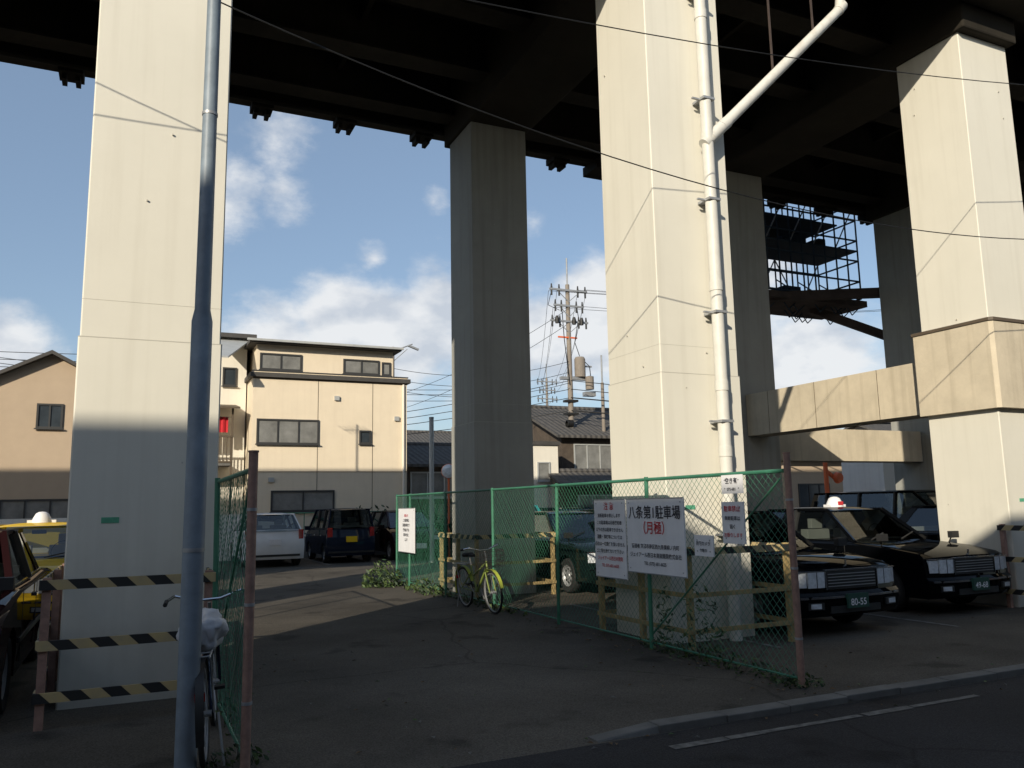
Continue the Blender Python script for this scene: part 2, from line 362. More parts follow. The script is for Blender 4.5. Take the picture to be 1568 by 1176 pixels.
# ---------------------------------------------------------------- fences
def fence(nm,u,v0,v1,h,endpost=True,step=2.2,endh=2.02):
    e=empty(nm,u,v0); Ln=v1-v0
    p=MB(); y=0
    while y<=Ln+.01:
        if y>0 or not endpost: p.tube((random.uniform(-.012,.012),y,0),(random.uniform(-.02,.02),y,h),.024,'green',8)
        y+=step
    p.tube((0,Ln,0),(0,Ln,h),.024,'green',8)
    p.tube((0,0,h-.03),(0,Ln,h-.03),.019,'green',8); p.tube((0,0,.07),(0,Ln,.07),.012,'green',6)
    p.tube((0,.05,h-.1),(0,step,.15),.010,'green',6)
    p.build('posts_and_rails',e)
    if endpost:
        q=MB(); q.tube((0,-.05,-.02),(0,-.05,endh),.031,'rust',12); q.tube((0,-.05,endh),(0,-.05,endh+.012),.035,'rust',12)
        for z in (.4,1.0,1.6): q.tube((0,-.05,z),(0,-.05,z+.02),.034,'galv',12)
        q.build('end_post',e,smooth=50)
    w=MB(); H0,H1=.06,h-.03; hh=H1-H0; sp=.082; c=-hh
    while c<Ln:
        a0=max(0,c); a1=min(Ln,c+hh)
        if a1>a0+.02:
            wob=random.uniform(-.006,.006)
            w.tube((wob,a0,H0+(a0-c)),(wob,a1,H0+(a1-c)),.0021,'green',3,cap=False)
            w.tube((-wob,a0,H1-(a0-c)),(-wob,a1,H1-(a1-c)),.0021,'green',3,cap=False)
        c+=sp
    w.build('chain_link_mesh',e,fix=False); return e
fr=fence('chain_link_fence',5.35,5.7,17.6,1.9)
fl=fence('chain_link_fence',.72,5.62,13.2,1.9,endh=1.98)
def signboard(nm,v0,v1,z0,z1,items,u=5.30,frame=True):
    e=empty(nm,u,(v0+v1)/2,(z0+z1)/2,TH-math.pi/2)
    a=abs(v1-v0)/2; b=(z1-z0)/2; m=MB(); m.box(-a,a,-.008,.008,-b,b,'sign')
    if frame:
        for q in ((-a,a,-b,-b+.012),(-a,a,b-.012,b)): m.box(q[0],q[1],-.013,-.006,q[2],q[3],'galv')
    for sx in (-a+.05,a-.05):
        for sz in (-b+.05,b-.05): m.tube((sx,-.012,sz),(sx,.04,sz),.008,'galv',6)
    m.build('board',e)
    for i,(t,x,z,s,k) in enumerate(items): text('lettering_%d'%(i+1),t,e,(x,-.0145,z),s,k,0)
    return e
signboard('parking_lot_sign',8.24,7.14,.82,1.66,[('八条第1駐車場',0,.25,.155,'ink'),('（月極）',0,.08,.15,'red'),('管理者 京都市南区西九条東柳ノ内町',-.0,-.12,.056,'ink'),('ジェイアール西日本高架開発株式会社',0,-.215,.058,'ink'),('TEL (075) 681-6625',0,-.305,.052,'ink')])
signboard('notice_sign',8.98,8.28,.72,1.66,[('注 意',0,.38,.10,'red')]+[(t,0,.27-.085*i,.052,kk) for i,(t,kk) in enumerate([('無断駐車を禁止します','ink'),('この駐車場は月極契約者','ink'),('以外の方は駐車できません','ink'),('盗難・事故等については','ink'),('当社は一切責任を負いません','ink'),('ゴミ等を捨てないで下さい','ink'),('ジェイアール西日本開発','red'),('TEL 075-681-6625','red')])])
signboard('notice_sign',17.3,16.2,.68,1.60,[(t,0,.3-.1*i,.07,'ink' if i else 'red') for i,t in enumerate(['お知らせ','この駐車場は','月極駐車場です','契約者以外の','駐車を禁止','します'])])
signboard('notice_sign',6.52,6.2,1.2,1.6,[('駐車禁止',0,.13,.06,'red'),('無断駐車は',0,.04,.045,'ink'),('固く',0,-.04,.045,'ink'),('お断りします',0,-.12,.045,'red')],frame=False)
signboard('notice_sign',6.5,6.2,1.68,1.86,[('空き有',0,.03,.06,'ink'),('075-681',0,-.05,.04,'ink')],frame=False)
signboard('notice_sign',6.98,6.68,1.06,1.27,[('防犯カメラ',0,.02,.045,'ink'),('作動中',0,-.05,.04,'ink')],frame=False)
# ---------------------------------------------------------------- steel pole (near left)
lp=empty('steel_utility_pole',.38,5.66)
p=MB(); p.tube((0,0,0),(0,0,2.85),.066,'pole',24); p.tube((0,0,2.85),(0,0,2.93),.066,'pole',24,.050); p.tube((0,0,2.93),(0,0,9.0),.050,'pole',24,.038)
p.tube((0,0,1.35),(0,0,1.375),.069,'galv',24)
p.tube((0,0,4.3),(0,0,4.32),.052,'galv',24); p.tube((0,0,6.6),(0,0,6.64),.050,'galv',24); p.tube((0,0,9.0),(0,0,9.03),.045,'galv',24)
p.build('pole',lp,smooth=40)
# ---------------------------------------------------------------- cars
def wheel(mb,x,y,r,side):
    s=side
    prof=[(r*.60,-.02*s),(r*.62,.075*s),(r*.9,.09*s),(r*.985,.06*s),(r,.0),(r*.985,-.07*s),(r*.9,-.1*s),(r*.3,-.1*s)]
    mb.lathe(prof,(x,y,r),'tyre','x',28)
    mb.lathe([(.001,.062*s),(r*.16,.062*s),(r*.2,.045*s),(r*.5,.03*s),(r*.56,.055*s),(r*.62,.07*s)],(x,y,r),'galv','x',28)
    for j in range(8):
        t=2*math.pi*j/8; mb.tube((x+.045*s,y+.38*r*math.cos(t),r+.38*r*math.sin(t)),(x+.05*s,y+.38*r*math.cos(t),r+.38*r*math.sin(t)),.022,'tyre',8)
KIND={
 'sedan':dict(L=4.7,w=.85,top=[(-2.33,.24),(-2.38,.30),(-2.39,.48),(-2.35,.52),(-2.33,.70),(-2.30,.78),(-2.2,.83),(-1.7,.90),(-1.0,.965),(-.9,.97),(.2,.97),(1.42,.98),(1.6,.99),(2.15,.975),(2.3,.93),(2.34,.60),(2.38,.52),(2.38,.32),(2.33,.24)],
    wf=-1.5,wr=1.25,r=.315,gb=(-.98,1.55),gt=(-.33,1.0),zr=1.47,bw=.76,tw=.60,pill=[.32]),
 'hatch':dict(L=4.0,w=.84,top=[(-1.96,.22),(-2.0,.3),(-2.0,.5),(-1.95,.66),(-1.8,.80),(-1.3,.94),(-1.0,1.0),(-.9,1.0),(.6,1.04),(1.7,1.07),(1.9,1.05),(1.97,.8),(2.0,.6),(2.0,.32),(1.96,.22)],
    wf=-1.22,wr=1.25,r=.30,gb=(-1.12,1.88),gt=(-.3,1.5),zr=1.52,bw=.77,tw=.60,pill=[.2,1.15]),
 'kei':dict(L=3.4,w=.74,top=[(-1.66,.22),(-1.7,.3),(-1.7,.55),(-1.66,.78),(-1.5,.9),(-1.1,1.0),(-.9,1.02),(1.5,1.05),(1.62,1.03),(1.68,.8),(1.7,.6),(1.7,.3),(1.66,.22)],
    wf=-1.1,wr=1.1,r=.27,gb=(-1.15,1.6),gt=(-.55,1.45),zr=1.62,bw=.70,tw=.60,pill=[.1,1.0]),
 'van':dict(L=4.7,w=.86,top=[(-2.3,.24),(-2.35,.3),(-2.35,.55),(-2.3,.8),(-2.1,.95),(-1.6,1.06),(-1.5,1.08),(2.1,1.1),(2.28,1.08),(2.33,.8),(2.35,.6),(2.35,.3),(2.3,.24)],
    wf=-1.45,wr=1.35,r=.32,gb=(-1.75,2.2),gt=(-.85,2.0),zr=1.78,bw=.80,tw=.68,pill=[-.4,.6,1.6]),
}
def car(name,kind,u,v,paint,flip=False,roof=None,lamp=False,fender=False,plate='white',platetxt=None,top=None):
    K=KIND[kind]; e=empty(name,u,v,0.004,TH+(math.pi if flip else 0))
    w=K['w']; L=K['L']; r=K['r']; ar=r+.055
    out=list(K['top']); bot=[]; zb=.24
    def arc(cy):
        a=[]; t0=math.asin((zb-r)/ar)
        for i in range(13):
            t=t0+(math.pi-2*t0)*i/12
            a.append((cy+ar*math.cos(t),r+ar*math.sin(t)))
        return a
    bot+= arc(K['wr'])[0:]; bot+=arc(K['wf'])
    prof=out+bot
    N=len(prof)
    st=[-1,-.985,-.94,-.8,-.45,0,.45,.8,.94,.985,1]
    m=MB(); i0=m.mi(paint)
    for s in st:
        for idx,(y,z) in enumerate(prof):
            k4=abs(s)**4
            yy=y; zz=z
            if idx<len(out):
                yy=y*(1-.045*k4) if abs(y)>L/2-.45 else y
                if z>.62: zz=z-(z-.62)*(.03*k4+ .10*abs(s)**30)
                if kind=='sedan' and y<-1.0 and z>.7: zz+=.022*(1-s*s)
            xx=s*w
            if zz<.4 : xx*= .985
            m.v.append((xx,yy,zz))
    for a in range(len(st)-1):
        for j in range(N):
            jn=(j+1)%N; m.f.append((a*N+j,a*N+jn,(a+1)*N+jn,(a+1)*N+j)); m.m.append(i0)
    m.f.append(tuple(range(N))); m.m.append(i0); m.f.append(tuple((len(st)-1)*N+j for j in range(N))[::-1]); m.m.append(i0)
    m.build('body',e,smooth=32)
    (bf,bb),(tf,tb)=K['gb'],K['gt']; zr=K['zr']; bw,tw=K['bw'],K['tw']
    zb0=[z for y,z in K['top'] if abs(y+.9)<.3 or abs(y+1.5)<.01][-1]-.015; zb1=zb0+.015
    B=[(-bw,bf,zb0),(bw,bf,zb0),(bw,bb,zb1),(-bw,bb,zb1)]; T=[(-tw,tf,zr-.045),(tw,tf,zr-.045),(tw,tb,zr-.045),(-tw,tb,zr-.045)]
    gl=MB()
    mf=lambda A,Bq,t: tuple(A[i]+(Bq[i]-A[i])*t for i in range(3))
    def bowed(A,Bb,C,D,bow):
        n=6
        for i in range(n):
            t0,t1=i/n,(i+1)/n
            def bp(P,Q,t,bo): 
                q=mf(P,Q,t); return (q[0],q[1]+bo*(1-(2*t-1)**2),q[2])
            gl.face([bp(A,Bb,t0,bow),bp(A,Bb,t1,bow),bp(D,C,t1,bow*.7),bp(D,C,t0,bow*.7)],'glass')
    bowed(B[0],B[1],T[1],T[0],-.09); bowed(B[3],B[2],T[2],T[3],.06)
    gl.face([B[0],T[0],T[3],B[3]],'glass'); gl.face([B[1],B[2],T[2],T[1]],'glass')
    gl.build('windows',e,smooth=50)
    rf=MB(); nx,ny=8,8; rk=roof or paint
    base=len(rf.v)
    for iy in range(ny+1):
        ty=iy/ny
        for ix in range(nx+1):
            tx=ix/nx*2-1
            bow=(-.07*(1-tx*tx))*(1-ty)+(.05*(1-tx*tx))*ty
            z=zr-.05+.05*(1-tx**4)*(1-(2*ty-1)**4)**.5+.012*(1-tx*tx)
            rf.v.append((tx*(tw+.02),tf-.02+(tb-tf+.04)*ty+bow,z))
    for iy in range(ny):
        for ix in range(nx):
            a=base+iy*(nx+1)+ix; rf.f.append((a,a+1,a+nx+2,a+nx+1)); rf.m.append(rf.mi(rk))
    rf.build('roof',e,smooth=60)
    pl=MB()
    for sx in (-1,1):
        b0=(sx*bw,bf,zb0); t0=(sx*tw,tf,zr-.04); b1=(sx*bw,bb,zb1); t1=(sx*tw,tb,zr-.04)
        pl.bar(b0,t0,.06,.05,rk,(0,1,0)); 
        cw=.20 if kind=='sedan' else .16
        o=.008*sx
        pl.hexa([(sx*bw-.03*sx,bb-cw*1.6,zb1),(sx*bw+o,bb-cw*1.6,zb1),(sx*bw+o,bb+.02,zb1),(sx*bw-.03*sx,bb+.02,zb1),(sx*tw-.03*sx,tb-cw*.6,zr-.04),(sx*tw+o,tb-cw*.6,zr-.04),(sx*tw+o,tb+.02,zr-.04),(sx*tw-.03*sx,tb+.02,zr-.04)],rk)
        pl.bar((sx*(tw+.006),tf,zr-.035),(sx*(tw+.006),tb,zr-.035),.04,.04,rk)
        pl.bar((sx*(bw+.004),bf,zb0+.01),(sx*(bw+.004),bb,zb1+.01),.02,.03,'chrome' if kind=='sedan' else 'blackp')
        for py in K['pill']:
            t=(py-bf)/(bb-bf); q0=mf(b0,b1,t); tt=max(.03,min(.97,(py-tf)/(tb-tf))); q1=mf(t0,t1,tt)
            pl.bar((q0[0]+o,q0[1],q0[2]),(q1[0]+o,q1[1],q1[2]),.05,.07,'blackp',(1,0,0))
    pl.build('pillars',e)
    it=MB()
    zs=zb0-.1
    for sx in (-.36,.36):
        it.box(sx-.24,sx+.24,.12,.28,zs-.2,zs+.27,'seat'); it.box(sx-.12,sx+.12,.15,.24,zs+.28,zs+.44,'seat')
    it.box(-.6,.6,1.0,1.15,zs-.2,zs+.2,'seat'); it.box(-.68,.68,bf+.25,bf+.5,zs,zs+.13,'blackp')
    it.lathe([(.17,-.012),(.185,0),(.17,.012)],(.36,bf+.6,zs+.17),'blackp','y',16)
    it.box(-.1,.1,tf+.1,tf+.12,zr-.16,zr-.1,'blackp')
    it.build('interior',e,bevel=.03)
    tr=MB()
    def fy(x,y,eps=.004): return y*(1-.045*abs(x/w)**4)-eps
    def fpatch(x0,x1,z0,z1,y,k,th=.03,sgn=1):
        n=4
        for i in range(n):
            a=x0+(x1-x0)*i/n; b=x0+(x1-x0)*(i+1)/n
            ya,yb=fy(a,y,0),fy(b,y,0)
            tr.hexa([(a,ya-sgn*th*.3,z0),(b,yb-sgn*th*.3,z0),(b,yb+sgn*th,z0),(a,ya+sgn*th,z0),(a,ya-sgn*th*.3,z1),(b,yb-sgn*th*.3,z1),(b,yb+sgn*th,z1),(a,ya+sgn*th,z1)],k)
    yF=[y for y,z in K['top'] if .5<z<.72 and y<0][-1]; yR=[y for y,z in K['top'] if .5<z<.82 and y>0][0]
    if kind=='sedan':
        fpatch(-.40,.40,.55,.765,yF-.012,'blackp')
        for z in (.58,.615,.65,.685,.72): fpatch(-.38,.38,z,z+.009,yF-.022,'galv')
        fpatch(-.42,.42,.762,.782,yF-.02,'chrome'); 
        for sx in (-.42,.41): fpatch(sx,sx+.012,.545,.77,yF-.022,'chrome')
        for sx in (-1,1):
            a,b=sorted((sx*.435,sx*.66)); fpatch(a,b,.575,.755,yF-.018,'lamp'); 
            a,b=sorted((sx*.545,sx*.549)); fpatch(a,b,.575,.755,yF-.024,'blackp')
            a,b=sorted((sx*.675,sx*.80)); fpatch(a,b,.58,.75,yF-.006,'amber' if not fender else 'lamp')
            a,b=sorted((sx*.43,sx*.81)); fpatch(a,b,.758,.768,yF-.02,'chrome')
            a,b=sorted((sx*.50,sx*.70)); fpatch(a,b,.33,.41,-2.395,'blackp',.02)
            a,b=sorted((sx*.55,sx*.68)); fpatch(a,b,.345,.40,-2.405,'lamp',.02)
        fpatch(-.8,.8,.45,.475,-2.395,'chrome'); fpatch(-.4,.4,.28,.36,-2.385,'blackp')
        tr.box(-.165,.165,-2.43,-2.40,.33,.495,'sign' if plate=='white' else ('grnp' if plate=='green' else 'yellow'))
        tr.tube((0,-2.27,.81),(0,-2.27,.88),.012,'chrome',8)
        for sx in (-1,1):
            tr.box(min(sx*.845,sx*.862),max(sx*.845,sx*.862),-1.05,.85,.50,.54,'blackp')
            tr.bar((sx*.62,-2.15,.838),(sx*.70,-1.0,.958),.008,.006,'blackp')
    else:
        fpatch(-.35,.35,.5,.62,yF-.012,'blackp')
        for sx in (-1,1):
            a,b=sorted((sx*.40,sx*.72)); fpatch(a,b,.58,.74,yF+.01,'lamp',.06)
        tr.box(-.165,.165,-L/2-.03,-L/2-.0,.36,.52,'sign' if plate=='white' else 'yellow')
    for sx in (-1,1):
        a,b=sorted((sx*.50,sx*.80)) if kind=='sedan' else sorted((sx*(w-.17),sx*(w-.03)))
        z0,z1=(.66,.84) if kind=='sedan' else (.78,1.05)
        fpatch(a,b,z0,z1,yR-.01 if kind!='sedan' else yR-.0,'tail',-.05 if kind!='sedan' else -.045)
    tr.box(-.165,.165,L/2-.01,L/2+.03,(.62 if kind!='sedan' else .64),(.79 if kind!='sedan' else .80),'sign' if plate!='yellow' else 'yellow')
    tr.box(-.7,.7,L/2+.0,L/2+.012,.3,.36,'blackp')
    for sx in (-1,1):
        x0,x1=sorted((sx*(w-.01),sx*(w+.0025)))
        for y in ((K['gb'][0]+.12),K['pill'][0],K['pill'][0]+.95 if kind!='kei' else 1.0):
            tr.box(x0,x1,y-.006,y+.006,.32,.93,'blackp')
        x0,x1=sorted((sx*(w-.01),sx*(w+.025)))
        for y in (K['pill'][0]-.16,K['pill'][0]+.78): tr.box(x0,x1,y-.08,y+.06,.80,.83,'chrome')
        if fender:
            tr.tube((sx*.70,-1.42,.86),(sx*.76,-1.46,1.02),.012,'blackp',6); tr.box(sx*.76-.075,sx*.76+.075,-1.53,-1.45,.99,1.09,'blackp'); tr.box(sx*.76-.065,sx*.76+.065,-1.449,-1.445,1.0,1.08,'chrome')
        else:
            yy=K['gb'][0]+.32; tr.tube((sx*w*.9,yy,.97),(sx*(w+.07),yy,1.0),.014,'blackp',6); tr.box(sx*(w+.09)-.085,sx*(w+.09)+.085,yy-.06,yy+.03,.95,1.08,paint)
    for sx in (-.5,.15): tr.bar((sx,bf-.08,zb0+.03),(sx+.42,bf+.06,zb0+.12),.015,.015,'blackp')
    tr.build('trim',e,bevel=.004)
    wm=MB()
    for y in (K['wf'],K['wr']):
        for sx in (-1,1): wheel(wm,sx*(w-.11),y,r,sx)
    wm.build('wheels',e,smooth=40)
    ax=MB(); ax.box(-w+.25,w-.25,-L/2+.3,L/2-.3,.2,.5,'blackp'); ax.build('underbody',e)
    if platetxt:
        text('plate_number',platetxt,e,(0,-2.4325,.395),.11,'sign' if plate=='green' else 'grnp',0)
    if lamp:
        lm=MB(); cy=(tf+tb)/2-.25
        lm.lathe([(.001,.17),(.05,.165),(.09,.14),(.13,.06),(.14,0)],(0,cy,zr+.01),'sign','z',20)
        lm.box(-.2,.2,cy-.05,cy+.05,zr,zr+.05,'sign')
        if lamp=='red': lm.box(-.05,.05,cy-.14,cy-.12,zr+.04,zr+.1,'red')
        lm.build('roof_lamp',e,smooth=50)
    return e
car('taxi_car','sedan',7.90,9.75,'black',lamp=False,fender=True,plate='green',platetxt='80-55')
car('taxi_car','sedan',10.72,10.2,'black',lamp='red',fender=True,plate='green',platetxt='49-68')
car('taxi_car','sedan',14.3,10.2,'black',lamp=True,fender=True,plate='green')
car('parked_car','sedan',8.15,15.0,'dgreen',plate='white',fender=True)
car('parked_car','van',16.2,13.5,'black')
car('parked_car','sedan',11.0,17.8,'dgreen')
car('parked_car','sedan',-1.68,9.55,'maroon',fender=True)
car('taxi_car','sedan',-1.25,14.9,'yellow',lamp=True,fender=True)
car('parked_hatchback','hatch',3.8,26.3,'white',flip=True)
car('parked_kei_car','kei',6.1,26.4,'navy',flip=True,plate='yellow')
car('parked_car','hatch',8.2,26.4,'maroon')
car('parked_car','van',10.3,26.3,'black')
car('parked_kei_car','kei',8.9,19.6,'teal')
car('parked_car','hatch',13.5,24.5,'navy')
# ---------------------------------------------------------------- bicycles
def bicycle(name,u,v,rot,frame,bag=False,basket=True,lean=.12,fend='galv'):
    e=empty(name,u,v,0,rot); m=MB(); R=.32
    for cx in (-.53,.53):
        prof=[]
        for j in range(9):
            t=2*math.pi*j/8; prof.append((R-.018+.018*math.cos(t),.018*math.sin(t)))
        m.lathe(prof,(cx,0,R),'tyre','y',32)
        prof=[(R-.045,-.01),(R-.035,-.012),(R-.03,0),(R-.035,.012),(R-.045,.01),(R-.045,-.01)]
        m.lathe(prof,(cx,0,R),'galv','y',32)
        for j in range(18):
            t=2*math.pi*j/18; m.tube((cx+.02*math.cos(t+1),.02*(1 if j%2 else -1),R+.02*math.sin(t+1)),(cx+(R-.045)*math.cos(t),0,R+(R-.045)*math.sin(t)),.0016,'galv',3,cap=False)
        m.tube((cx,-.05,R),(cx,.05,R),.02,'galv',8)
        pts=[(cx+(R+.025)*math.cos(t),0,R+(R+.025)*math.sin(t)) for t in [math.radians(a) for a in ((range(20,205,15)) if cx<0 else range(15,150,15))]]
        for a,b in zip(pts[:-1],pts[1:]): m.bar(a,b,.006,.05,fend,(0,1,0))
    hd=(.38,0,.78); bb=(-.05,0,.29); st=(-.22,0,.68); rx=(-.53,0,R); fx=(.53,0,R)
    m.tube(hd,(.405,0,.66),.02,frame,10); m.tube((.40,0,.70),bb,.019,frame,8); m.tube((.39,0,.76),(-.16,0,.52),.016,frame,8); m.tube(bb,st,.016,frame,8)
    for sy in (-.05,.05):
        m.tube(rx[:1]+(sy,)+rx[2:],(-.05,sy*.6,.29),.010,frame,6); m.tube((rx[0],sy,rx[2]),(-.18,sy*.3,.58),.009,frame,6)
        m.tube((fx[0],sy,fx[2]),(.42,sy,.62),.012,frame,6)
    m.tube((.42,-.05,.62),(.42,.05,.62),.014,frame,6)
    m.tube(hd,(.35,0,.93),.013,'chrome',8); m.path([(.20,-.28,.98),(.33,-.24,1.0),(.35,-.08,.95),(.35,.08,.95),(.33,.24,1.0),(.20,.28,.98)],.011,'chrome',6)
    for sy in (-.28,.28): m.tube((.20,sy,.98),(.10,sy,.965),.016,'tyre',8)
    m.tube(st,(-.25,0,.80),.013,'chrome',8)
    m.lathe([(.001,.05),(.08,.045),(.1,.02),(.085,-.01),(.001,-.02)],(-.3,0,.83),'tyre','z',14); m.bar((-.30,0,.845),(-.08,0,.84),.06,.04,'tyre')
    m.lathe([(.085,-.004),(.09,0),(.085,.004),(.07,0)],(-.05,.04,.29),'galv','y',20); m.bar((-.05,.06,.29),(.08,.06,.17),.012,.02,'galv'); m.bar((-.05,-.06,.29),(-.18,-.06,.41),.012,.02,'galv')
    m.bar((.08,.11,.17),(.08,.04,.17),.08,.02,'tyre',(0,0,1)); m.bar((-.18,-.12,.41),(-.18,-.05,.41),.08,.02,'tyre',(0,0,1))
    m.bar((-.52,.045,.36),(-.05,.045,.36),.01,.05,'blackp')
    for sy in (-.06,.06): m.tube((-.75,sy,.70),(-.26,sy,.70),.006,'galv',6); m.tube((-.68,sy,.70),(-.53,sy*1.1,R),.005,'galv',6)
    for xx in (-.7,-.55,-.4): m.tube((xx,-.06,.70),(xx,.06,.70),.005,'galv',6)
    m.tube((-.53,.09,R),(-.62,.12,.01),.008,'galv',6); m.tube((-.53,-.09,R),(-.62,-.12,.01),.008,'galv',6)
    m.box(-.80,-.76,-.03,.03,.45,.5,'tail')
    if basket:
        for z in (.70,.78,.86,.94):
            s=.9+.1*(z-.7)/.24; a=.13*s; b=.17*s; m.path([(.55-a,-b,z),(.55+a,-b,z),(.55+a,b,z),(.55-a,b,z),(.55-a,-b,z)],.004,'blackp',4)
        for i in range(6):
            for sy in (-.17,.17): m.tube((.42+.052*i,sy*.9,.70),(.42+.052*i,sy,.94),.003,'blackp',4)
        for i in range(7):
            for sx in (.42,.68): m.tube((sx,-.16+.053*i,.70),(sx,-.16+.053*i,.94),.003,'blackp',4)
    m.build('frame_and_wheels',e,smooth=40)
    if bag:
        bm=bmesh.new(); bmesh.ops.create_icosphere(bm,subdivisions=4,radius=1)
        for vv in bm.verts:
            n_=noise.noise(vv.co*1.7); n2=noise.noise(vv.co*5); vv.co=Vector((vv.co.x*.23,vv.co.y*.14,vv.co.z*.12-(.05 if vv.co.z<0 else 0)*abs(vv.co.x)))*(1+.35*n_+.16*n2)
        for f in bm.faces: f.smooth=True
        me=bpy.data.meshes.new('saddle_cover'); bm.to_mesh(me); bm.free(); me.materials.append(M_['bag']); ob=bpy.data.objects.new('saddle_cover',me); col.objects.link(ob); ob.parent=e; ob.location=(-.26,0,.82)
    e.rotation_euler=(lean,0,rot); return e
bicycle('bicycle',.58,6.34,TH+math.radians(82),'navy',bag=True,basket=False,lean=-.06,fend='blackp')
bicycle('bicycle',5.02,12.1,TH+math.radians(-88),'bikey',bag=False,basket=True,lean=.08,fend='bikef')
# ---------------------------------------------------------------- buildings
def window(fr,gl,x0,x1,y,z0,z1,mull=1,frame='alu',glass='wglass',sill=True):
    t=.06
    fr.box(x0,x1,y-.05,y,z0,z0+t,frame); fr.box(x0,x1,y-.05,y,z1-t,z1,frame); fr.box(x0,x0+t,y-.05,y,z0+t,z1-t,frame); fr.box(x1-t,x1,y-.05,y,z0+t,z1-t,frame)
    for i in range(1,mull+1):
        xm=x0+(x1-x0)*i/(mull+1); fr.box(xm-.025,xm+.025,y-.045,y,z0+t,z1-t,frame)
    gl.box(x0+t,x1-t,y-.015,y+.02,z0+t,z1-t,glass)
    if sill: fr.box(x0-.04,x1+.04,y-.10,y-.052,z0-.04,z0,frame)
def flat_building(name,u0,u1,v0,v1,h,wall,wins,roof='roofd',par=.0,extra=None,over=.12,rt=.16):
    e=empty(name,u0,v0); a=u1-u0; d=v1-v0
    w=MB(); w.box(0,a,0,d,0,h,wall); w.build('walls',e)
    r=MB(); r.box(-over,a+over,-over,d+over,h+.002,h+rt,roof); r.build('roof',e)
    f=MB(); g=MB()
    for (x0,x1,z0,z1,mu,fk,gk) in wins: window(f,g,x0-u0,x1-u0,0,z0,z1,mu,fk,gk)
    if f.v: f.build('window_frames',e); g.build('window_glass',e)
    if extra: extra(e)
    return e
def gable_building(name,u0,u1,v0,v1,h,rh,wall,roofk,wins,axis='u',over=.4):
    e=empty(name,u0,v0); a=u1-u0; d=v1-v0; w=MB(); w.box(0,a,0,d,0,h,wall); r=MB()
    t=.12
    if axis=='u':
        w.face([(0,0,h),(0,d,h),(0,d/2,h+rh)],wall); w.face([(a,0,h),(a,d/2,h+rh),(a,d,h)],wall)
        k=rh/(d/2); z0=h-over*k
        for s in (0,1):
            ye=-over if s==0 else d+over
            r.hexa([(-over,ye,z0),(a+over,ye,z0),(a+over,d/2,h+rh),(-over,d/2,h+rh),(-over,ye,z0+t),(a+over,ye,z0+t),(a+over,d/2,h+rh+t),(-over,d/2,h+rh+t)],roofk)
        r.tube((-over,d/2,h+rh+t),(a+over,d/2,h+rh+t),.12,roofk,8)
    else:
        w.face([(0,0,h),(a/2,0,h+rh),(a,0,h)],wall); w.face([(0,d,h),(a,d,h),(a/2,d,h+rh)],wall)
        k=rh/(a/2); z0=h-over*k
        for s in (0,1):
            xe=-over if s==0 else a+over
            r.hexa([(xe,-over,z0),(a/2,-over,h+rh),(a/2,d+over,h+rh),(xe,d+over,z0),(xe,-over,z0+t),(a/2,-over,h+rh+t),(a/2,d+over,h+rh+t),(xe,d+over,z0+t)],roofk)
    w.build('walls',e); r.build('roof',e)
    f=MB(); g=MB()
    for (x0,x1,z0,z1,mu,fk,gk) in wins: window(f,g,x0-u0,x1-u0,0,z0,z1,mu,fk,gk)
    if f.v: f.build('window_frames',e); g.build('window_glass',e)
    return e
def beige_extra(e):
    m=MB()
    for x in (2.3,4.35): m.box(x,x+.02,-.006,0,0,6.35,'trim')
    m.box(-.02,5.72,-.008,0,2.95,2.975,'trim'); m.box(-.02,5.72,-.02,0,6.3,6.36,'trim')
    m.box(.15,5.25,.35,8,6.42,7.62,'beige'); 
    m.box(-.15,5.5,.0,8.2,7.622,7.76,'roofd'); m.box(-.25,5.55,-.12,0.0,7.66,7.74,'alul')
    m.box(-.05,5.72,-.03,.05,6.36,6.56,'beige'); m.box(-.05,5.75,-.05,.07,6.56,6.60,'alu')
    m.tube((5.55,-.06,.2),(5.55,-.06,6.3),.04,'beige2',8)
    m.box(.2,5,.28,.35,6.5,6.52,'alu')
    for (x,z) in ((5.2,4.9),(2.9,5.6),(.6,2.6)): m.box(x,x+.18,-.08,0,z,z+.16,'alul')
    m.box(1.0,1.6,-.3,-.01,.2,.75,'alul')
    m.build('upper_storey_and_trim',e)
    f=MB(); g=MB()
    window(f,g,.25,1.75,.35,6.68,7.3,1,'alu','wlit'); window(f,g,3.3,4.7,.35,6.68,7.25,1,'alu','wlit'); window(f,g,4.8,5.15,.35,6.68,7.2,0,'alu','wlit'); f.build('upper_window_frames',e); g.build('upper_window_glass',e)
flat_building('beige_apartment_building',3.8,9.5,30,39,6.35,'beige',[(3.95,6.15,3.95,4.85,2,'alu','wlit'),(7.65,8.1,4.0,4.5,0,'alu','wglass'),(4.5,6.75,1.55,2.3,1,'alu','wlit')],extra=beige_extra)
